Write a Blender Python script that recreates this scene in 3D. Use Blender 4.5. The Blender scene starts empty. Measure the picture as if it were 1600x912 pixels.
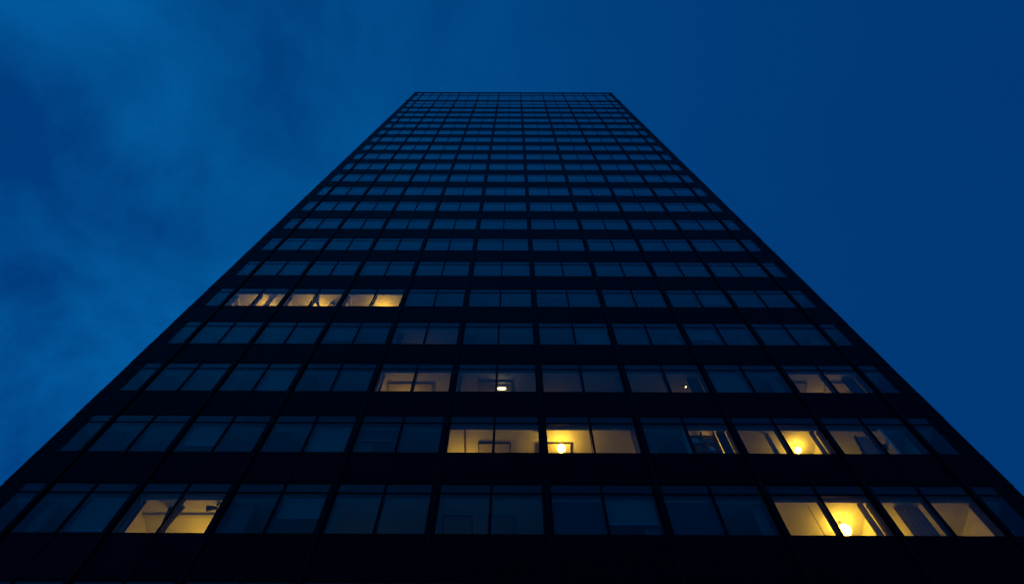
import bpy, bmesh, math, random
from mathutils import Vector, Matrix
random.seed(7)
S = bpy.context.scene
R = math.radians

# ------------------------------------------------------------ camera, sky, sun, exposure
D, EYE = 11.7, 1.6
PITCH, YAW, ROLL = R(68.354), R(-0.31), R(0.484)
F = Vector((math.sin(YAW)*math.cos(PITCH), math.cos(YAW)*math.cos(PITCH), math.sin(PITCH)))
R0 = Vector((math.cos(YAW), -math.sin(YAW), 0)); U0 = R0.cross(F)
RR = math.cos(ROLL)*R0 + math.sin(ROLL)*U0
UU = -math.sin(ROLL)*R0 + math.cos(ROLL)*U0
cd = bpy.data.cameras.new('camera'); cam = bpy.data.objects.new('camera', cd)
S.collection.objects.link(cam); S.camera = cam
cam.matrix_world = Matrix(((RR.x, UU.x, -F.x, 0), (RR.y, UU.y, -F.y, -D), (RR.z, UU.z, -F.z, EYE), (0, 0, 0, 1)))
cd.sensor_width = 36; cd.lens = 26; cd.clip_end = 5000; cd.clip_start = .05

W = bpy.data.worlds.new('World'); S.world = W; W.use_nodes = True
N = W.node_tree.nodes; L = W.node_tree.links; N.clear()
def nd(tree, kind, **kw):
    n = tree.nodes.new(kind)
    for k, v in kw.items(): setattr(n, k, v)
    return n
T = W.node_tree
sky = nd(T, 'ShaderNodeTexSky', sky_type='NISHITA', sun_disc=False)
sky.sun_elevation = R(-2.5); sky.sun_rotation = R(-75); sky.altitude = 50; sky.dust_density = .6; sky.ozone_density = 2
bw = nd(T, 'ShaderNodeRGBToBW'); L.new(sky.outputs[0], bw.inputs[0])
# the deep blue of the last dusk light, as the camera's white balance took it
tint = nd(T, 'ShaderNodeMix', data_type='RGBA', blend_type='MULTIPLY'); tint.inputs[0].default_value = 1
pw = nd(T, 'ShaderNodeMath', operation='POWER'); pw.inputs[1].default_value = .22; L.new(bw.outputs[0], pw.inputs[0])
tc = nd(T, 'ShaderNodeTexCoord'); sx = nd(T, 'ShaderNodeSeparateXYZ'); L.new(tc.outputs['Generated'], sx.inputs[0])
hr = nd(T, 'ShaderNodeMapRange', interpolation_type='SMOOTHSTEP'); hr.inputs['From Min'].default_value = -.5; hr.inputs['From Max'].default_value = .65
hr.inputs['To Min'].default_value = 1.0; hr.inputs['To Max'].default_value = .585; L.new(sx.outputs[0], hr.inputs['Value'])
hm = nd(T, 'ShaderNodeMath', operation='MULTIPLY'); L.new(pw.outputs[0], hm.inputs[0]); L.new(hr.outputs[0], hm.inputs[1])
L.new(hm.outputs[0], tint.inputs[6]); ct = nd(T, 'ShaderNodeMix', data_type='RGBA'); hf = nd(T, 'ShaderNodeMapRange', interpolation_type='SMOOTHSTEP')
hf.inputs['From Min'].default_value = -.4; hf.inputs['From Max'].default_value = .6; L.new(sx.outputs[0], hf.inputs['Value'])
L.new(hf.outputs[0], ct.inputs[0]); ct.inputs[6].default_value = (.0015, .268, .98, 1); ct.inputs[7].default_value = (.0012, .245, 1.10, 1)
L.new(ct.outputs[2], tint.inputs[7])
mp = nd(T, 'ShaderNodeMapping'); mp.inputs['Scale'].default_value = (1, 1, 1); mp.inputs['Location'].default_value = (3.35, .62, 0)
L.new(tc.outputs['Generated'], mp.inputs[0])
n1 = nd(T, 'ShaderNodeTexNoise'); n1.inputs['Scale'].default_value = 3.4; n1.inputs['Detail'].default_value = 9; n1.inputs['Roughness'].default_value = .60; n1.inputs['Distortion'].default_value = .4
L.new(mp.outputs[0], n1.inputs['Vector'])
mr = nd(T, 'ShaderNodeMapRange'); mr.inputs['From Min'].default_value = .15; mr.inputs['From Max'].default_value = -.45
mr.inputs['To Min'].default_value = .05; mr.inputs['To Max'].default_value = 1
L.new(sx.outputs[0], mr.inputs['Value'])
cr = nd(T, 'ShaderNodeMapRange'); cr.inputs['From Min'].default_value = .36; cr.inputs['From Max'].default_value = .62
cr.inputs['To Min'].default_value = -1; cr.inputs['To Max'].default_value = 1
L.new(n1.outputs[0], cr.inputs['Value'])
ml = nd(T, 'ShaderNodeMath', operation='MULTIPLY'); L.new(cr.outputs[0], ml.inputs[0]); L.new(mr.outputs[0], ml.inputs[1])
cm = nd(T, 'ShaderNodeVectorMath', operation='MULTIPLY_ADD'); L.new(ml.outputs[0], cm.inputs[0])
cm.inputs[1].default_value = (.6, .42, .28); cm.inputs[2].default_value = (1, 1, 1)
fx = nd(T, 'ShaderNodeVectorMath', operation='MULTIPLY'); L.new(tint.outputs[2], fx.inputs[0]); L.new(cm.outputs[0], fx.inputs[1])
bg = nd(T, 'ShaderNodeBackground'); bg.inputs[1].default_value = 0.575
L.new(fx.outputs[0], bg.inputs[0])
wo = nd(T, 'ShaderNodeOutputWorld'); L.new(bg.outputs[0], wo.inputs[0])

sl = bpy.data.lights.new('sun', 'SUN'); sl.energy = .004; sl.angle = R(15); sl.color = (.4, .6, 1)
so = bpy.data.objects.new('sun', sl); S.collection.objects.link(so); so.rotation_euler = (R(60), 0, R(-75)); so.location = (-40, -60, 60)
S.view_settings.view_transform = 'Standard'; S.view_settings.look = 'None'
S.view_settings.exposure = 0; S.view_settings.gamma = 1; S.view_settings.use_curve_mapping = False
S.render.engine = 'CYCLES'
S.cycles.use_denoising = True
S.cycles.max_bounces = 8; S.cycles.transparent_max_bounces = 24; S.cycles.sample_clamp_indirect = 4
S.cycles.use_adaptive_sampling = False

# ------------------------------------------------------------ materials
def mat(name, col, rough=.6, metal=0, spec=.5, var=.0, scale=3, bump=0):
    m = bpy.data.materials.new(name); m.use_nodes = True; t = m.node_tree; b = t.nodes['Principled BSDF']
    b.inputs['Base Color'].default_value = (*col, 1); b.inputs['Roughness'].default_value = rough
    b.inputs['Metallic'].default_value = metal; b.inputs['Specular IOR Level'].default_value = spec
    if var or bump:
        tc = t.nodes.new('ShaderNodeTexCoord')
        n = t.nodes.new('ShaderNodeTexNoise'); n.inputs['Scale'].default_value = scale; n.inputs['Detail'].default_value = 6
        t.links.new(tc.outputs['Object'], n.inputs['Vector'])
        if var:
            r = t.nodes.new('ShaderNodeValToRGB')
            r.color_ramp.elements[0].color = (*[c*(1-var) for c in col], 1); r.color_ramp.elements[0].position = .3
            r.color_ramp.elements[1].color = (*[min(1, c*(1+var)) for c in col], 1); r.color_ramp.elements[1].position = .7
            t.links.new(n.outputs[0], r.inputs[0]); t.links.new(r.outputs[0], b.inputs['Base Color'])
            q = t.nodes.new('ShaderNodeMapRange'); q.inputs['To Min'].default_value = rough-.08; q.inputs['To Max'].default_value = rough+.08
            t.links.new(n.outputs[0], q.inputs['Value']); t.links.new(q.outputs[0], b.inputs['Roughness'])
        if bump:
            p = t.nodes.new('ShaderNodeBump'); p.inputs['Strength'].default_value = bump; p.inputs['Distance'].default_value = .01
            t.links.new(n.outputs[0], p.inputs['Height']); t.links.new(p.outputs[0], b.inputs['Normal'])
    return m
def glassmat():
    m = bpy.data.materials.new('window_glass'); m.use_nodes = True; t = m.node_tree; t.nodes.clear()
    lw = t.nodes.new('ShaderNodeLayerWeight'); lw.inputs[0].default_value = .5
    pw = t.nodes.new('ShaderNodeMath'); pw.operation = 'POWER'; pw.inputs[1].default_value = 5
    t.links.new(lw.outputs['Facing'], pw.inputs[0])
    ma = t.nodes.new('ShaderNodeMath'); ma.operation = 'MULTIPLY_ADD'; ma.inputs[1].default_value = .96; ma.inputs[2].default_value = .028
    t.links.new(pw.outputs[0], ma.inputs[0])
    tr = t.nodes.new('ShaderNodeBsdfTransparent'); tr.inputs[0].default_value = (.93, .94, .94, 1)
    gl = t.nodes.new('ShaderNodeBsdfGlossy'); gl.inputs['Roughness'].default_value = .012; gl.inputs['Color'].default_value = (.95, .95, .95, 1)
    # slight waviness of the float glass, different from pane to pane
    tc = t.nodes.new('ShaderNodeTexCoord'); n = t.nodes.new('ShaderNodeTexNoise'); n.inputs['Scale'].default_value = .9; n.inputs['Detail'].default_value = 1
    t.links.new(tc.outputs['Object'], n.inputs['Vector'])
    oi = t.nodes.new('ShaderNodeObjectInfo'); n.noise_dimensions = '4D'
    wv = t.nodes.new('ShaderNodeMath'); wv.operation = 'MULTIPLY'; wv.inputs[1].default_value = 50
    t.links.new(oi.outputs['Random'], wv.inputs[0]); t.links.new(wv.outputs[0], n.inputs['W'])
    bp = t.nodes.new('ShaderNodeBump'); bp.inputs['Strength'].default_value = .2; bp.inputs['Distance'].default_value = .02
    t.links.new(n.outputs[0], bp.inputs['Height']); t.links.new(bp.outputs[0], gl.inputs['Normal'])
    mx = t.nodes.new('ShaderNodeMixShader'); t.links.new(ma.outputs[0], mx.inputs[0]); t.links.new(tr.outputs[0], mx.inputs[1]); t.links.new(gl.outputs[0], mx.inputs[2])
    o = t.nodes.new('ShaderNodeOutputMaterial'); t.links.new(mx.outputs[0], o.inputs[0])
    return m
def emis(name, col, s):
    m = bpy.data.materials.new(name); m.use_nodes = True; t = m.node_tree; t.nodes.clear()
    e = t.nodes.new('ShaderNodeEmission'); e.inputs[0].default_value = (*col, 1); e.inputs[1].default_value = s
    o = t.nodes.new('ShaderNodeOutputMaterial'); t.links.new(e.outputs[0], o.inputs[0]); return m
def cloth(name, col, tr=.4):
    m = bpy.data.materials.new(name); m.use_nodes = True; t = m.node_tree; t.nodes.clear()
    d = t.nodes.new('ShaderNodeBsdfDiffuse'); l = t.nodes.new('ShaderNodeBsdfTranslucent'); mx = t.nodes.new('ShaderNodeMixShader')
    n = t.nodes.new('ShaderNodeTexNoise'); n.inputs['Scale'].default_value = 40
    r = t.nodes.new('ShaderNodeValToRGB'); r.color_ramp.elements[0].color = (*[c*.8 for c in col], 1); r.color_ramp.elements[1].color = (*col, 1)
    t.links.new(n.outputs[0], r.inputs[0]); t.links.new(r.outputs[0], d.inputs[0]); t.links.new(r.outputs[0], l.inputs[0])
    mx.inputs[0].default_value = tr; t.links.new(d.outputs[0], mx.inputs[1]); t.links.new(l.outputs[0], mx.inputs[2])
    o = t.nodes.new('ShaderNodeOutputMaterial'); t.links.new(mx.outputs[0], o.inputs[0]); return m
M = dict(
    metal=mat('dark_anodised_metal', (.0040, .0008, .0058), .42, 0, .04, .35, 1.2),
    fin=mat('mullion_metal', (.0055, .0016, .0085), .42, 0, .05, .3, 2),
    frame=mat('window_frame_metal', (.0026, .0016, .0048), .45, 0, .05),
    glass=glassmat(),
    ceil=mat('ceiling_paint', (.70, .71, .60), .9, 0, .1, .04, 2),
    wall=mat('wall_paint', (.60, .60, .46), .9, 0, .1, .05, 2),
    floor=mat('carpet', (.10, .10, .11), 1, 0, .1, .2, 30),
    conc=mat('dark_backing', (.02, .02, .022), .9, 0, .1),
    pave=mat('paving', (.42, .42, .41), .85, 0, .3, .2, .6, .3),  # out of view, lightened so the ground bounces sky light upward
    roof=mat('roofing', (.03, .03, .03), .9, 0, .2, .2, 2),
    curtain=cloth('curtain_cloth', (.46, .43, .36)),
    dcurtain=cloth('dark_curtain_cloth', (.10, .10, .11), .15),
    black=mat('black_enamel', (.012, .012, .014), .4, 0, .4),
    steel=mat('satin_steel', (.35, .35, .36), .35, .9, .5),
    wood=mat('dark_wood', (.09, .05, .03), .5, 0, .3, .3, 8),
    leaf=mat('leaf_green', (.03, .06, .02), .5, 0, .4, .3, 9),
    pot=mat('clay_pot', (.25, .11, .06), .8, 0, .2, .1, 9),
    box=mat('cardboard', (.32, .22, .13), .9, 0, .1, .15, 6),
    paper=mat('paper_white', (.6, .58, .52), .9, 0, .1, .1, 6),
    lightbox=mat('luminaire_plastic', (.5, .49, .46), .5, 0, .3),
)

# ------------------------------------------------------------ mesh helpers
class MB:
    def __init__(s): s.bm = bmesh.new()
    def box(s, x0, x1, y0, y1, z0, z1, bev=0):
        vs = [s.bm.verts.new(p) for p in ((x0,y0,z0),(x1,y0,z0),(x1,y1,z0),(x0,y1,z0),(x0,y0,z1),(x1,y0,z1),(x1,y1,z1),(x0,y1,z1))]
        fs = [s.bm.faces.new([vs[i] for i in q]) for q in ((0,3,2,1),(4,5,6,7),(0,1,5,4),(1,2,6,5),(2,3,7,6),(3,0,4,7))]
        if bev:
            es = list({e for f in fs for e in f.edges}); bmesh.ops.bevel(s.bm, geom=es, offset=bev, segments=1, affect='EDGES')
        return s
    def tube(s, p0, p1, r0, r1=None, n=12):
        r1 = r0 if r1 is None else r1
        p0, p1 = Vector(p0), Vector(p1); d = (p1-p0)
        g = bmesh.ops.create_cone(s.bm, cap_ends=True, segments=n, radius1=r0, radius2=max(r1, .0005), depth=d.length)
        q = Vector((0,0,1)).rotation_difference(d.normalized()).to_matrix().to_4x4()
        bmesh.ops.transform(s.bm, matrix=Matrix.Translation((p0+p1)/2) @ q, verts=g['verts']); return s
    def ball(s, c, r, sc=(1,1,1), n=20):
        g = bmesh.ops.create_uvsphere(s.bm, u_segments=n, v_segments=n//2, radius=r)
        bmesh.ops.transform(s.bm, matrix=Matrix.Translation(c) @ Matrix.Diagonal((*sc, 1)), verts=g['verts']); return s
    def prism(s, pts, off):    # closed polygon extruded by a vector
        off = Vector(off); a = [s.bm.verts.new(p) for p in pts]; b = [s.bm.verts.new(Vector(p)+off) for p in pts]
        s.bm.faces.new(a[::-1]); s.bm.faces.new(b)
        for i in range(len(a)):
            k = (i+1) % len(a); s.bm.faces.new((a[i], a[k], b[k], b[i]))
        bmesh.ops.recalc_face_normals(s.bm, faces=s.bm.faces[:]); return s
    def mesh(s, name, m, smooth=False):
        me = bpy.data.meshes.new(name); s.bm.to_mesh(me); s.bm.free(); me.materials.append(m)
        if smooth:
            for p in me.polygons: p.use_smooth = True
        return me
    def build(s, name, m, parent=None, loc=(0,0,0), smooth=False):
        o = bpy.data.objects.new(name, s.mesh(name, m, smooth)); S.collection.objects.link(o)
        o.parent = parent; o.location = loc; return o
def link(name, me, parent, loc):
    o = bpy.data.objects.new(name, me); S.collection.objects.link(o); o.parent = parent; o.location = loc; return o
def tag(o, label=None, cat=None, group=None, kind=None):
    if label: o['label'] = label
    if cat: o['category'] = cat
    if group: o['group'] = group
    if kind: o['kind'] = kind
    return o
def thing(name, loc, label, cat, group=None):
    o = bpy.data.objects.new(name, None); S.collection.objects.link(o); o.location = loc; o.empty_display_size = .2
    return tag(o, label, cat, group)

# ------------------------------------------------------------ the tower's grid
COL = [-11.95, -9.57, -7.15, -4.58, -1.96, .86, 3.69, 6.42, 9.09, 11.71]
XL, XR = -13.2, 12.97            # corners of the tower
WL, WR = -12.66, 12.44           # outer ends of the narrow end windows
CUB = (-0.000926574, 0.0362071, 3.32037, 14.0398)
def sill(j):
    return EYE + (((CUB[0]*j+CUB[1])*j+CUB[2])*j+CUB[3] if j >= 0 else CUB[3]+3.47*j)
HW = 1.96                        # window height
NR = 21
def hw(j): return HW + max(0, min(.27, .09*(j-7)))  # upper windows stretched to stand for reflection and bloom blur
TOPZ = EYE + 101.4
RAILZ = (EYE+92.6, EYE+98.1)
DEPTH = 24.0
FL = -.9                         # floor below the sill
CE = 1.50                        # ceiling above the sill

# unseen ground and forecourt, paving paled to bounce light up to the ceilings
g = MB(); g.box(-900, 900, -900, 900, -.5, 0)
tag(g.build('ground', M['pave']), 'unseen paved ground round the tower, paled to bounce sky light into the rooms', 'ground', kind='structure')

tower = thing('office_tower', (0, 0, 0), 'tall dark slab tower of blue glass windows with a few yellow lit rooms', 'tower')

# spandrels: one ring per storey
Z = [sill(j) for j in range(-3, NR)]
def ringz(j):                    # from the head of row j-1 to the sill of row j
    return (sill(j-1)+HW, sill(j))
def ring(mb, z0, z1, p, x0=XL, x1=XR):
    mb.box(x0-p, x1+p, -p, .04, z0, z1); mb.box(x0-p, x1+p, DEPTH-.04, DEPTH+p, z0, z1)
    mb.box(x0-p, x0+.04, .0401, DEPTH-.0401, z0, z1); mb.box(x1-.04, x1+p, .0401, DEPTH-.0401, z0, z1)
for j in range(-2, NR+1):
    z0 = sill(j-1)+hw(j-1); z1 = sill(j) if j < NR else z0+.35
    m = MB(); ring(m, z0, z1, .003)
    ring(m, z0+.004, z0+.055, .008)         # drip trim at the window heads
    ring(m, z1-.05, z1-.003, .007)          # sill trim
    m.build('spandrel', M['metal'], tower)
# mechanical storeys at the top: glazed screens between two rails, then the coping
m = MB(); ring(m, RAILZ[0]+.001, RAILZ[0]+.35, .06); m.build('rail', M['metal'], tower)
m = MB(); ring(m, RAILZ[1], RAILZ[1]+.22, .03); m.build('rail', M['metal'], tower)
m = MB(); ring(m, TOPZ-.55, TOPZ, .05); m.build('coping', M['metal'], tower)
def gl_ring(mb, z0, z1, y=.05):
    mb.box(WL-.3, WR+.3, y, y+.012, z0, z1); mb.box(WL-.3, WR+.3, DEPTH-y-.012, DEPTH-y, z0, z1)
    mb.box(XL+y, XL+y+.012, .6, DEPTH-.6, z0, z1); mb.box(XR-y-.012, XR-y, .6, DEPTH-.6, z0, z1)
m = MB()
m.box(WL, WR, .0, .012, sill(NR-1)+hw(NR-1)+.351, RAILZ[0]-.001); m.box(WL, WR, .0, .012, RAILZ[0]+.352, RAILZ[1]-.001); m.box(WL, WR, .0, .012, RAILZ[1]+.221, TOPZ-.551)
m.box(WL, WR, DEPTH-.012, DEPTH, RAILZ[0]+.352, TOPZ-.551)
m.box(XL, XL+.012, .6, DEPTH-.6, RAILZ[0]+.352, TOPZ-.551); m.box(XR-.012, XR, .6, DEPTH-.6, RAILZ[0]+.352, TOPZ-.551)
m.build('screen_glass', M['glass'], tower)
m = MB(); m.box(XL+.3, XR-.3, .3, DEPTH-.3, RAILZ[0]+.4, TOPZ-.6); m.build('plant_room_wall', M['conc'], tower)
m = MB(); m.box(XL+.1, XR-.1, .1, DEPTH-.1, TOPZ-.58, TOPZ-.2); m.build('roof', M['roof'], tower)

# corner piers (wrap round the corner) and fins
ZB = .3
for (x0, x1) in ((XL, WL), (WR, XR)):
    for (y0, y1) in ((0, .6), (DEPTH-.6, DEPTH)):
        m = MB(); m.box(x0+.002, x1-.002, y0+.002, y1-.002, 0, TOPZ-.3); m.build('corner_pier', M['metal'], tower)
for i, x in enumerate(COL):
    m = MB(); m.box(x-.048, x+.048, -.06, .045, ZB, TOPZ-.02); m.box(x-.075, x+.075, -.016, .0445, ZB, TOPZ-.03)
    m.build('main_mullion', M['fin'], tower)
for i in range(9):
    x = (COL[i]+COL[i+1])/2
    m = MB(); m.box(x-.030, x+.030, -.022, .05, ZB, TOPZ-.04); m.build('thin_mullion', M['fin'], tower)
m = MB()
for i in range(10):
    for x in ([COL[i]] if i == 9 else [COL[i], (COL[i]+COL[i+1])/2]):
        m.box(x-.05, x+.05, DEPTH-.045, DEPTH+.2, ZB, TOPZ-.02)
for k in range(1, 9):
    y = k*DEPTH/9
    m.box(XL-.2, XL+.045, y-.05, y+.05, ZB, TOPZ-.02); m.box(XR-.045, XR+.2, y-.05, y+.05, ZB, TOPZ-.02)
tag(m.build('side_mullion', M['fin'], tower), kind='stuff')

# windows. local frame: origin on the sill line at x = 0, glass plane y = 0
TRZ = HW-.40                      # transom
def frame_mb(mb, x0, x1, z, HW=HW):
    TRZ = HW-.40
    e = .045
    mb.box(x0, x1, .002, .06, z, z+.03); mb.box(x0, x1, .002, .06, z+HW-.03, z+HW)
    mb.box(x0, x0+e, .003, .061, z+.0302, z+HW-.0302); mb.box(x1-e, x1, .003, .061, z+.0302, z+HW-.0302)
    mb.box(x0+e, x1-e, .003, .058, z+TRZ-.035, z+TRZ+.035)
    # opaque panel behind the strip above the transom
    mb.box(x0+e, x1-e, .062, .085, z+TRZ-.03, z+HW-.031)
def pane_mb(mb, x0, x1, z, HW=HW):
    TRZ = HW-.40
    mb.box(x0, x1, .005, .015, z+.031, z+TRZ-.036); mb.box(x0, x1, .005, .015, z+TRZ+.036, z+HW-.031)
BAYS = [(WL+.002, COL[0]-.077)] + [(COL[i]+.077, COL[i+1]-.077) for i in range(9)] + [(COL[9]+.077, WR-.002)]
fm, pm = [], []
for b, (x0, x1) in enumerate(BAYS):
    c = (x0+x1)/2; m = MB(); frame_mb(m, x0-c, x1-c, 0); fm.append(m.mesh('window', M['frame']))
    if b in (0, 10):
        m = MB(); pane_mb(m, x0-c+.046, x1-c-.046, 0); pm.append([m.mesh('pane', M['glass'])])
    else:
        a = MB(); pane_mb(a, x0-c+.046, -.033, 0); q = MB(); pane_mb(q, .033, x1-c-.046, 0)
        pm.append([a.mesh('pane', M['glass']), q.mesh('pane', M['glass'])])
for j in range(-1, 8):
    for b, (x0, x1) in enumerate(BAYS):
        w = link('window', fm[b], tower, ((x0+x1)/2, 0, sill(j)))
        for me in pm[b]: link('pane', me, w, (0, 0, 0))
a, q = MB(), MB()
for j in list(range(-3, -1)) + list(range(8, NR)):
    for b, (x0, x1) in enumerate(BAYS):
        c = (x0+x1)/2; frame_mb(a, x0, x1, sill(j), hw(j))
        for (u, v) in ([(x0+.046, x1-.046)] if b in (0, 10) else [(x0+.046, c-.033), (c+.033, x1-.046)]):
            pane_mb(q, u, v, sill(j), hw(j))
w = tag(a.build('window', M['frame'], tower), kind='stuff'); tag(q.build('pane', M['glass'], w), kind='stuff')
m = MB()
for j in range(-3, NR):
    z = sill(j)
    m.box(XL+.02, XL+.03, .6, DEPTH-.6, z+.001, z+HW-.001); m.box(XR-.03, XR-.02, .6, DEPTH-.6, z+.001, z+HW-.001)
    m.box(WL, WR, DEPTH-.03, DEPTH-.02, z+.001, z+HW-.001)
tag(m.build('side_glazing', M['glass'], tower), kind='stuff')

# entrance storey (below the picture)
m = MB(); m.box(XL+1, XR-1, 2.0, DEPTH-2, 0, sill(-3)-.2); m.build('lobby_wall', M['conc'], tower)

# interiors: slabs, ceilings, partitions, piers behind the mullions, core
PD = 5.0
JOIN = {(1, 5)}                    # partition missing at column 5 on row 1: one wide room
for j in range(-3, NR):
    z = sill(j); nxt = sill(j+1) if j < NR-1 else RAILZ[0]+1.2
    pk = .20 if j < 2 else .125 if j < 4 else .095     # curtain pocket at the window head
    m = MB(); m.box(XL+.1, XR-.1, pk, DEPTH-.2, z+CE, z+CE+.30); m.build('ceiling', M['ceil'], tower)
    m = MB(); m.box(XL+.1, XR-.1, .0865, DEPTH-.2, z+CE+.55, nxt+FL); m.build('floor_slab', M['conc'], tower)
    m = MB()
    for i, x in enumerate(COL):
        if j <= 5 and (j, i) not in JOIN: m.box(x-.06, x+.06, .10, PD, z+FL, z+CE-.002)
    m.box(XL+.35, XR-.35, PD+.001, PD+.2, z+FL, z+CE-.001)
    m.box(COL[0]-.9, XR-.5, .09, .16, z+FL+.002, z-.03)     # parapet below the windows
    if j == 1: m.box(COL[8]+1.72, COL[8]+1.78, .10, PD, z+FL, z+CE-.002)  # partition added to keep lamplight out of the right part of this bay
    if j == 1: x = (COL[6]+COL[7])/2; m.box(x-.04, x+.04, .10, PD, z+FL, z+CE-.002)  # mid-bay partition added so the left pane stays unlit
    m.build('interior_wall', M['wall'], tower)
    m = MB()
    for x in COL: m.box(x-.09, x+.09, .0866, .30, z+FL+.001, z+CE-.001)
    for i in range(9): x = (COL[i]+COL[i+1])/2; m.box(x-.035, x+.035, .0866, .19, z+FL+.001, z+CE-.001)
    m.build('inner_column', M['conc'], tower)
m = MB(); m.box(-8, 8, PD+2, DEPTH-5, 0, TOPZ-2); m.build('service_core', M['conc'], tower)

# ------------------------------------------------------------ reading points off the facade: the ray of a picture point meets the plane y
def at(px, py, y):
    d = F*1155.6 + RR*(px-800) - UU*(py-456)
    t = (y+D)/d.y
    return Vector((0, -D, EYE)) + d*t
def atz(px, py, z):
    d = F*1155.6 + RR*(px-800) - UU*(py-456)
    return Vector((0, -D, EYE)) + d*((z-EYE)/d.z)

WARM = (1.0, .53, .04)
LS = 3.0
def pendant(px, py, y, j, label, r=.14, s=8, name='globe_lamp', off=None):
    p = at(px, py, y); zc = sill(j)+CE
    if off: p += Vector(off)
    t = thing(name, (p.x, p.y, p.z), label, 'lamp', 'lamps in the lit rooms')
    m = MB(); m.ball((0,0,0), r, n=28); m.build('globe', emis('lamp_glow_%d' % round(s*100), WARM, s*LS), t, smooth=True)
    m = MB(); m.tube((0,0,r*.93), (0,0,r*1.25), r*.35, r*.25); m.build('cap', M['steel'], t)
    if zc-p.z-r*1.25 > .02:
        m = MB(); m.tube((0,0,r*1.25), (0,0,zc-p.z), .006); m.build('cord', M['black'], t)
    m = MB(); m.tube((0,0,max(zc-p.z-.03, r*1.26)), (0,0,max(zc-p.z-.002, r*1.26+.02)), .05, .055, 20); m.build('ceiling_rose', M['steel'], t)
    return t
def curtain(x0, x1, y, j, label, m='curtain', amp=.035, wl=.09, tie=False, name='curtain', z1=None, z0=None):
    z = sill(j); top = (z+CE+.25 if z1 is None else z1); bot = z+FL+.05 if z0 is None else z0
    t = thing(name, ((x0+x1)/2, y, bot), label, 'curtain', 'curtains beside the windows')
    mb = MB(); nx = max(8, int((x1-x0)/wl*8)); nz = 14; w = (x1-x0)/2; rows = []
    for a in range(nz+1):
        v = a/nz; zz = v*(top-bot); k = 1
        if tie: k = .35+.65*min(1, abs(v-.55)/.42)**1.3
        rows.append([mb.bm.verts.new((w*k*(2*i/nx-1), amp*math.sin(2*math.pi*i/nx*(x1-x0)/wl + .4*math.sin(v*3)), zz)) for i in range(nx+1)])
    for a in range(nz):
        for i in range(nx): mb.bm.faces.new((rows[a][i], rows[a][i+1], rows[a+1][i+1], rows[a+1][i]))
    o = mb.build('drape', M[m], t, smooth=True); sd = o.modifiers.new('thickness', 'SOLIDIFY'); sd.thickness = .003
    mb = MB(); mb.tube((-w-.05, 0, top-bot), (w+.05, 0, top-bot), .011); mb.build('rail', M['steel'], t)
    if tie:
        mb = MB(); mb.tube((0, 0, (top-bot)*.53), (0, 0, (top-bot)*.57), w*.4, w*.4, 16); mb.build('tie_band', M[m], t)
    return t
def fixture(x0, x1, y0, y1, j, label, h=.07):
    z = sill(j)+CE
    t = thing('ceiling_light', ((x0+x1)/2, (y0+y1)/2, z-h), label, 'ceiling light', 'switched off box lights on the ceilings')
    w, d = (x1-x0)/2, (y1-y0)/2; f = .025
    m = MB(); m.box(-w, w, -d, -d+f, 0, h-.002); m.box(-w, w, d-f, d, 0, h-.002); m.box(-w, -w+f, -d+f, d-f, 0, h-.002); m.box(w-f, w, -d+f, d-f, 0, h-.002)
    m.build('housing', M['black'] if 'dark' in label else M['steel'], t)  # black paints the near edge as shaded, steel as lit by a lamp
    m = MB(); m.box(-w+f, w-f, -d+f, d-f, .012, h-.003); m.build('diffuser', M['lightbox'], t)
    return t

# ------------------------------------------------------------ lamps
def room_lamp(j, b, xf, y, dz, s, label, r=.14):
    x = COL[b] + (COL[b+1]-COL[b])*xf; z = sill(j)+CE-dz
    t = thing('globe_lamp', (x, y, z), label, 'lamp', 'lamps in the lit rooms')
    m = MB(); m.ball((0,0,0), r, n=28); m.build('globe', emis('lamp_glow_%d' % round(s*100), WARM, s*LS), t, smooth=True)
    m = MB(); m.tube((0,0,r*.93), (0,0,r*1.25), r*.35, r*.25); m.build('cap', M['steel'], t)
    m = MB(); m.tube((0,0,r*1.25), (0,0,dz), .006); m.build('cord', M['black'], t)
    return t
pendant(1320, 828, .80, 0, 'largest glaring globe lamp, in the brightest window at lower right', .165, 11)
pendant(877, 700, .60, 1, 'glaring white globe lamp just right of the centre mullion, second lit storey', .125, 16)
pendant(1247, 703, .72, 1, 'glaring globe lamp against the thin mullion right of centre, second lit storey', .095, 17)
H = 'globe lamp hidden below the sill of '
room_lamp(0, 1, .70, 1.35, .75, 11, H+'the lower left lit window')
room_lamp(0, 8, .20, 1.45, .5, 12, H+'the lit window with grey drapes at lower right')
room_lamp(1, 4, .20, 1.25, .55, 5.5, H+'the left half of the wide lit room')
room_lamp(1, 6, .86, .95, .36, 7, H+'the cluttered window')
room_lamp(1, 8, .20, 1.6, .6, 4, H+'the dim window with the leaning door')
room_lamp(2, 3, .35, 1.3, .50, 5.5, H+'the dim third storey window left')
room_lamp(2, 4, .30, 1.5, .60, .9, H+'the dish lamp window, added for dim warmth')  # extra unseen lamp, added to give this room a dim warm light
room_lamp(2, 5, .15, 1.6, .60, .7, H+'the faint window beside the dish lamp')
room_lamp(2, 6, .80, 1.5, .60, .8, H+'the faint window with the tiny spot lamp')
room_lamp(2, 8, .62, 1.35, .60, 4.0, H+'the dim third storey window right')
room_lamp(3, 3, .40, 1.2, .50, .3, H+'the faintest warm window on the fourth storey')
room_lamp(4, 0, .55, .70, .45, 8, H+'the leftmost of the three bright upper windows')
room_lamp(4, 1, .50, .80, .38, 11, H+'the middle one of the three bright upper windows')
room_lamp(4, 2, .60, .80, .36, 12, H+'the rightmost of the three bright upper windows')
room_lamp(0, 3, .40, 2.2, .80, .15, H+'the dark window, added to warm its curtain edges')  # weak unseen lamp, added to put warm light on the curtain edges
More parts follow.
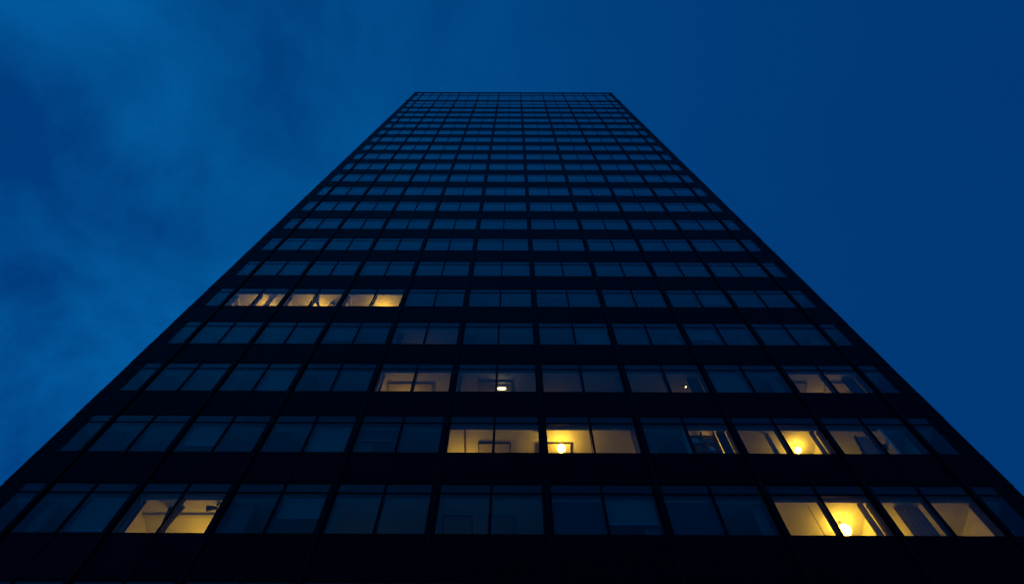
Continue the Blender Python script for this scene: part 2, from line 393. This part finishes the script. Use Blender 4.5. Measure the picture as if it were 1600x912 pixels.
room_lamp(0, 4, .25, 2.2, .80, .15, H+'the lowest centre window, added to warm its drape')  # weak unseen lamp, added for a warm edge on the drape
# small dish lamp seen over the sill, third storey
p = at(784, 607, .62); t = thing('dish_lamp', p, 'small pale dish lamp showing over the sill left of centre, third storey', 'lamp')
m = MB(); m.ball((0,0,0), .15, (1,.3,.30)); m.build('diffuser', emis('dish_glow', (1,.72,.3), 6.0), t, smooth=True)
m = MB(); m.box(-.16, .16, -.06, .06, .046, .10, .01); m.build('shade', M['steel'], t)
m = MB(); m.tube((0,0,.10), (0,0,sill(2)+CE-p.z), .008); m.build('cord', M['black'], t)
m = MB(); m.box(-.17-.06, -.17-.03, -.05, .05, -.10, .12); m.build('bracket', M['paper'], t)
p = at(1069, 603, .45); t = thing('spot_lamp', p, 'tiny slanted spot lamp shining in the dark third storey', 'spot lamp')
m = MB(); m.tube((0.04,0,-.05), (-.07,0,.09), .035, .022); m.build('housing', M['black'], t)
m = MB(); m.tube((.045,0,-.056), (-.05,0,.065), .0352, .024); m.build('bulb', emis('spot_glow', (1,.75,.35), 4), t)
m = MB(); m.tube((-.07,0,.09), (-.07,0,sill(2)+CE-p.z), .008); m.build('stem', M['black'], t)

# ------------------------------------------------------------ switched-off box lights on the ceilings, seen from below
def fix_px(xa, xb, yt, j, depth, label, h=.07):
    z = sill(j)+CE-h; a = atz(xa, yt, z); b = atz(xb, yt, z)
    return fixture(a.x, b.x, a.y, a.y+depth, j, label, h)
fix_px(747, 798, 692, 1, 1.3, 'box light with dark edge left of the thin mullion in the wide lit room')
fix_px(842, 893, 692, 1, 1.3, 'box light with a dark edge above the glaring globe in the wide lit room')
fix_px(606, 676, 599, 2, 1.2, 'wide box light in the dim window left of centre, third storey', .05)
fix_px(747, 800, 596, 2, 1.2, 'box light with a gleaming edge above the small dish lamp', .05)
fix_px(1190, 1262, 598, 2, 1.2, 'left one of two box lights in the dim right end window, third storey', .05)
fix_px(1290, 1330, 598, 2, 1.2, 'right one of two box lights in the dim right end window, third storey', .05)
fix_px(690, 738, 806, 0, .6, 'grey box light on the ceiling of the dark window left of centre, lowest full storey', .05)
fix_px(762, 806, 806, 0, .6, 'grey box light on the ceiling behind the central thin mullion, lowest full storey', .05)

# ------------------------------------------------------------ curtains
C = COL
curtain(C[8]+.62, C[8]+1.22, .33, 0, 'pale grey pleated drape in the middle of the lower right lit window', amp=.05, wl=.13)
curtain(C[8]-.34, C[8]-.17, .24, 0, 'grey gathered drape at the right edge of the brightest window', 'curtain', amp=.03, wl=.07)
curtain(C[1]+.13, C[1]+.26, .24, 0, 'dark drape at the left edge of the lower left lit window', 'dcurtain', amp=.03, wl=.07)
curtain(C[1]+.72, C[1]+1.22, .42, 0, 'dark drape tied at its waist in the lower left lit window', 'dcurtain', amp=.04, wl=.1, tie=True)
curtain(C[8]-.32, C[8]-.17, .24, 1, 'grey gathered drape right of the lamp at the thin mullion, second lit storey', 'curtain', amp=.03, wl=.07)
curtain(C[7]+1.02, C[7]+1.15, .30, 1, 'narrow pale drape left of the lamp at the thin mullion, second lit storey', amp=.02, wl=.08)
curtain(C[7]-.40, C[7]-.14, .28, 1, 'drape at the right edge of the window with cluttered shelves', 'dcurtain', amp=.03, wl=.07)
curtain(C[6]-.22, C[6]-.13, .22, 1, 'thin drape at the right end of the wide lit room', amp=.02, wl=.06)
curtain(C[1]-.95, C[1]-.70, .30, 4, 'pale drape in the leftmost bright upper window', amp=.02, wl=.08)
curtain(C[3]+.13, C[3]+.24, .24, 2, 'thin pale drape at the left edge of the dim window, third storey', amp=.02, wl=.06)
curtain(C[4]+.13, C[4]+.24, .24, 2, 'thin tan drape at the left edge of the window with the dish lamp', amp=.02, wl=.06)
curtain(C[6]-.24, C[6]-.13, .22, 2, 'thin tan drape at the far right of the faint centre window, third storey', amp=.02, wl=.06)
curtain(C[3]+.14, C[3]+.28, .24, 0, 'thin tan drape at the left edge of a dark window, lowest full storey', amp=.02, wl=.07)
curtain(C[4]+.13, C[4]+.20, .22, 0, 'thin tan drape beside the thick mullion left of centre, lowest full storey', amp=.015, wl=.05)
# roller blinds drawn down to different heights behind some of the dark windows
def blind(j, b, half, drop, label):
    xm = (C[b]+C[b+1])/2; x0, x1 = (C[b]+.13, xm-.05) if half == 0 else (xm+.05, C[b+1]-.13)
    zt = sill(j)+CE-.01; t = thing('roller_blind', ((x0+x1)/2, .165, zt-drop), label, 'blind', 'roller blinds behind dark windows'); w = (x1-x0)/2
    m = MB(); m.box(-w, w, -.0015, .0015, 0, drop-.06); m.build('blind_cloth', M['curtain' if random.random() < .5 else 'dcurtain'], t)
    m = MB(); m.tube((-w, 0, drop-.04), (w, 0, drop-.04), .024); m.build('roller', M['steel'], t)
    m = MB(); m.box(-w, w, -.008, .008, -.025, -.0005); m.build('bottom_bar', M['steel'], t)
for (j, b, hf_, dr, lab) in [(0,0,1,1.2,'long roller blind in the far left double window, lowest storey'),(0,2,1,.7,'roller blind right of the lit lower left window'),
    (0,5,0,1.35,'long roller blind just right of centre, lowest storey'),(0,5,1,.9,'shorter roller blind just right of centre, lowest storey'),(0,6,0,1.4,'fully lowered roller blind left of the brightest window'),
    (1,1,0,.9,'roller blind in the second double window from the left, second storey'),(1,2,1,1.4,'fully lowered roller blind two windows left of the wide lit room'),(1,3,0,.6,'short roller blind beside the wide lit room'),
    (2,1,1,1.3,'long roller blind near the left end, third storey'),(2,7,0,1.4,'fully lowered roller blind near the right end, third storey'),
    (3,2,0,.8,'roller blind near the left end, fourth storey'),(3,5,1,1.2,'long roller blind right of centre, fourth storey'),(3,7,0,.7,'roller blind near the right end, fourth storey'),
    (4,5,0,1.4,'fully lowered roller blind right of centre, fifth storey'),(4,7,1,.8,'roller blind near the right end, fifth storey')]:
    blind(j, b, hf_, dr, lab)
# dark windows keep drapes drawn aside too, on the side the camera sees
DR = [(0,0,1),(0,2,1),(0,5,-1),(0,6,-1),(1,0,1),(1,1,1),(1,2,1),(1,3,1),(1,6,1),(2,0,1),(2,1,1),(2,2,1),(2,6,-1),(2,7,-1),(2,8,-1),
      (3,0,1),(3,1,1),(3,2,1),(3,3,1),(3,4,1),(3,5,-1),(3,6,-1),(3,7,-1),(3,8,-1),(4,4,1),(4,6,-1),(4,7,-1),(4,8,-1)]
WD = {0:'lowest storey', 1:'second storey', 2:'third storey', 3:'fourth storey', 4:'fifth storey'}
PO = ['first','second','third','fourth','fifth','sixth','seventh','eighth','last']
for (j, b, s) in DR:
    w = .22+.3*random.random(); x = C[b]+.14 if s > 0 else C[b+1]-.14-w
    curtain(x, x+w, .3, j, 'drape in the %s double window from the left, %s' % (PO[b], WD[j]), 'dcurtain' if random.random() < .5 else 'curtain', amp=.03, wl=.09)

# ------------------------------------------------------------ ceiling bulkheads and the like (parts of the tower)
def bulk(xa, xb, y0, y1, j, h, m='wall'):
    z = sill(j)+CE; q = MB(); q.box(xa, xb, y0, y1, z-h, z-.001); q.build('ceiling_bulkhead', M[m], tower)
a = atz(352, 478, sill(4)+CE-.30); b = atz(372, 478, sill(4)+CE-.30); bulk(C[0]+.062, b.x, .201, 2.5, 4, .30)
a = atz(549, 478, sill(4)+CE-.1).x; bulk(C[2]+.062, a, .201, 2.2, 4, .1)
bulk(C[3]+.5, C[3]+.62, .6, 3, 4, .25)
bulk(C[4]+.50, C[4]+.56, .201, 4, 1, .035, 'wood')
bulk(C[0]+.062, C[9]-.062, PD-1.2, PD-.001, 2, .25)
bulk(C[1]+.062, C[2]-.062, .62, .72, 0, .05)
t = thing('pull_string', (C[7]+1.10, .30, sill(0)-.3), 'thin pull cord hanging beside the largest globe lamp', 'pull string')
m = MB(); m.tube((0,0,0), (0,0,1.82), .008); m.build('string', M['box'], t)
m = MB(); m.tube((0,0,-.06), (0,0,0), .02, .008); m.build('pull', M['wood'], t)

# ------------------------------------------------------------ things near the glass
# desk lamp with an arm, lower left lit window, right edge
p = at(338, 792, .28); zs = sill(0)
t = thing('desk_lamp', (p.x-.02, p.y, zs-.02), 'dark jointed desk lamp with a cone shade in the lower left lit window', 'desk lamp')
h = p.z-zs
m = MB(); m.tube((.06,0,0), (.06,0,.03), .10, .09, 24); m.build('base', M['black'], t)
m = MB(); m.tube((.06,0,.03), (.16,0,h*.55), .013); m.tube((.16,0,h*.55), (.02,0,h+.14), .013); m.build('arm', M['black'], t)
m = MB(); m.ball((.02,0,h+.14), .045); m.ball((.16,0,h*.55), .028); m.tube((-.02,.02,h+.14), (.10,.02,h+.22), .03); m.build('joint', M['steel'], t)
m = MB(); m.tube((.06,0,h+.0), (-.20,0,h-.03), .03, .085, 20); m.build('shade', M['black'], t)
# parapet shelf the lamp stands on
m = MB(); m.box(C[1]+.12, C[2]-.12, .165, .5, sill(0)-.06, sill(0)-.02, .005); tag(m.build('window_shelf', M['wood'], None), 'wooden shelf along the sill of the lower left lit window', 'shelf')
# houseplant, row 4 middle
p = at(503, 470, .30); zb = sill(4)+FL
t = thing('houseplant', (p.x, .42, zb), 'tall dark leafed plant in the middle bright upper window', 'houseplant')
m = MB(); m.tube((0,0,0), (0,0,.32), .13, .17, 20); m.build('pot', M['pot'], t)
m = MB(); m.tube((0,0,.3), (.02,-.03,1.9), .018, .010); m.build('stem', M['wood'], t)
m = MB()
a0, a1 = at(503, 480, .36), at(500, 458, .36)
LV = [(a0.x-p.x, a0.z-zb-.2, a1.x-p.x-.03, a1.z-zb, .16, -.13), (.05, 1.2, .40, 2.0, .10, .05), (0, 1.1, -.30, 1.75, .10, -.06)]
for (xa, za, xb, zb2, wd, bow) in LV:
    prev = None
    for q in range(13):
        v = q/12; c = Vector((xa+(xb-xa)*v+bow*math.sin(math.pi*v), -.06+.02*v, za+(zb2-za)*v))
        wv = wd*math.sin(math.pi*min(1, v*.95+.04))**.8+.003
        a, b2, c2 = m.bm.verts.new(c-Vector((wv*.5,0,0))), m.bm.verts.new(c-Vector((0,.02*math.sin(math.pi*v),0))), m.bm.verts.new(c+Vector((wv*.5,.0,0)))
        if prev: m.bm.faces.new((prev[0], prev[1], b2, a)); m.bm.faces.new((prev[1], prev[2], c2, b2))
        prev = (a, b2, c2)
o = m.build('leaf', M['leaf'], t, smooth=True); sd = o.modifiers.new('thickness', 'SOLIDIFY'); sd.thickness = .002
# cluttered shelves, row 1 bay 6, right pane
z0 = sill(1)+FL; x0, x1 = C[6]+1.42, C[6]+2.25
t = thing('shelf_unit', ((x0+x1)/2, .34, z0), 'tall open shelf unit in the cluttered second storey window', 'shelf unit')
w = (x1-x0)/2; hh = 2.36
for sx in (-w, 0, w-.03):
    m = MB(); m.box(sx, sx+.03, -.16, .16, 0, hh); m.build('upright', M['wood'], t)
for zz in (.05, .75, 1.3, 1.72, 2.10):
    m = MB(); m.box(-w+.031, -.001, -.158, .158, zz, zz+.025); m.box(.031, w-.031, -.158, .158, zz, zz+.025); m.build('shelf', M['wood'], t)
items = [(-.30, .30, 1.745, .26, 'paper', 'pale tall carton on the upper shelf of the cluttered unit'), (-.12, .16, 1.745, .20, 'box', 'small brown carton beside the tall pale carton'),
         (.22, .28, 1.745, .23, 'box', 'brown carton on the right half of the cluttered shelf unit'),
         (-.22, .2, 1.325, .28, 'box', 'brown carton on the middle shelf of the cluttered unit'), (.2, .24, 1.325, .25, 'paper', 'pale carton on the middle shelf, right half of the cluttered unit')]
for (dx, ww, zz, h_, mm, lab) in items:
    m = MB(); m.box(-ww/2*.6, ww/2*.6, -.13, .1, 0, h_, .006); m.box(-ww/2*.6+.03, ww/2*.6-.03, -.137, -.1305, h_*.35, h_*.6)
    o = m.build('carton', M[mm], None, ((x0+x1)/2+dx*.8, .34, z0+zz)); tag(o, lab, 'carton', 'cartons on the cluttered shelves')
# hanging coat beside the shelves
p = at(1083, 690, .34)
t = thing('coat', (C[6]+1.18, .40, sill(1)+CE-.25), 'dark coat hanging left of the cluttered shelves', 'coat')
m = MB(); rows = []
for q in range(10):
    v = q/9; rx = .06+.17*min(1, v*3.5)+.05*v; ry = .05+.03*v
    rows.append([m.bm.verts.new((rx*math.cos(a)*(1+.05*math.sin(5*a+q)), ry*math.sin(a), -v*1.1)) for a in [2*math.pi*i/20 for i in range(20)]])
for a, b2 in zip(rows, rows[1:]):
    for i in range(20): m.bm.faces.new((a[i], a[(i+1)%20], b2[(i+1)%20], b2[i]))
m.bm.faces.new(rows[0][::-1]); m.bm.faces.new(rows[-1]); m.build('cloth', M['dcurtain'], t, smooth=True)
m = MB(); m.tube((-.18,0,-.06), (0,0,.03), .008); m.tube((0,0,.03), (.18,0,-.06), .008); m.tube((0,0,.03), (0,0,.248), .006); m.build('hanger', M['steel'], t)
# leaning door panel and round floor lamp, row 1 bay 8
z0 = sill(1)+FL
t = thing('door_panel', (C[8]+1.05, .32, z0), 'pale door panel with a dark frame leaning in the dim right end window', 'door')
m = MB(); m.prism([(-.30,0,0),(.38,0,0),(.32,0,2.30),(.02,0,2.30)], (0,.035,0)); m.build('panel', M['curtain'], t)
m = MB(); m.prism([(-.36,-.012,0),(-.301,-.012,0),(.019,-.012,2.34),(-.04,-.012,2.34)], (0,.06,0)); m.build('frame', M['black'], t)
t = thing('floor_lamp', (C[8]+1.62, .42, z0), 'switched off floor lamp with a dark dome shade in the dim right end window', 'floor lamp')
m = MB(); m.tube((0,0,0), (0,0,.03), .15, .14, 24); m.build('base', M['black'], t)
m = MB(); m.tube((0,0,.03), (0,0,1.75), .013); m.build('pole', M['black'], t)
m = MB(); m.ball((0,0,1.80), .17, (1,1,.62), 24); m.build('lamp_shade', M['black'], t, smooth=True)
# drum made up for an unidentified dark oval, taken as a pendant cap, row 4
t = thing('oval_fitting', (C[1]+1.78, .55, sill(4)+CE-.14), 'small dark round ceiling fitting in the middle bright upper window', 'ceiling fitting')
m = MB(); m.tube((0,0,0), (0,0,.138), .12, .12, 24); m.build('drum', M['black'], t)
m = MB(); m.tube((0,0,-.01), (0,0,-.0005), .10, .10, 24); m.build('cover', M['lightbox'], t)
t.name = 'pendant_cap'
for (b, j, xf, yy) in ((7, 2, .62, .5), (8, 0, .80, .98)):
    x = C[b]+(C[b+1]-C[b])*xf
    t = thing('smoke_detector', (x, yy, sill(j)+CE-.05), 'dark smoke detector on the ceiling of the %s' % ('dark third storey window near the right' if j == 2 else 'lit window with grey drapes'), 'smoke detector')
    m = MB(); m.tube((0,0,.02), (0,0,.048), .05, .06, 20); m.build('base', M['paper'], t)
    m = MB(); m.tube((0,0,-.01), (0,0,.0195), .03, .045, 20); m.build('head', M['black'], t)
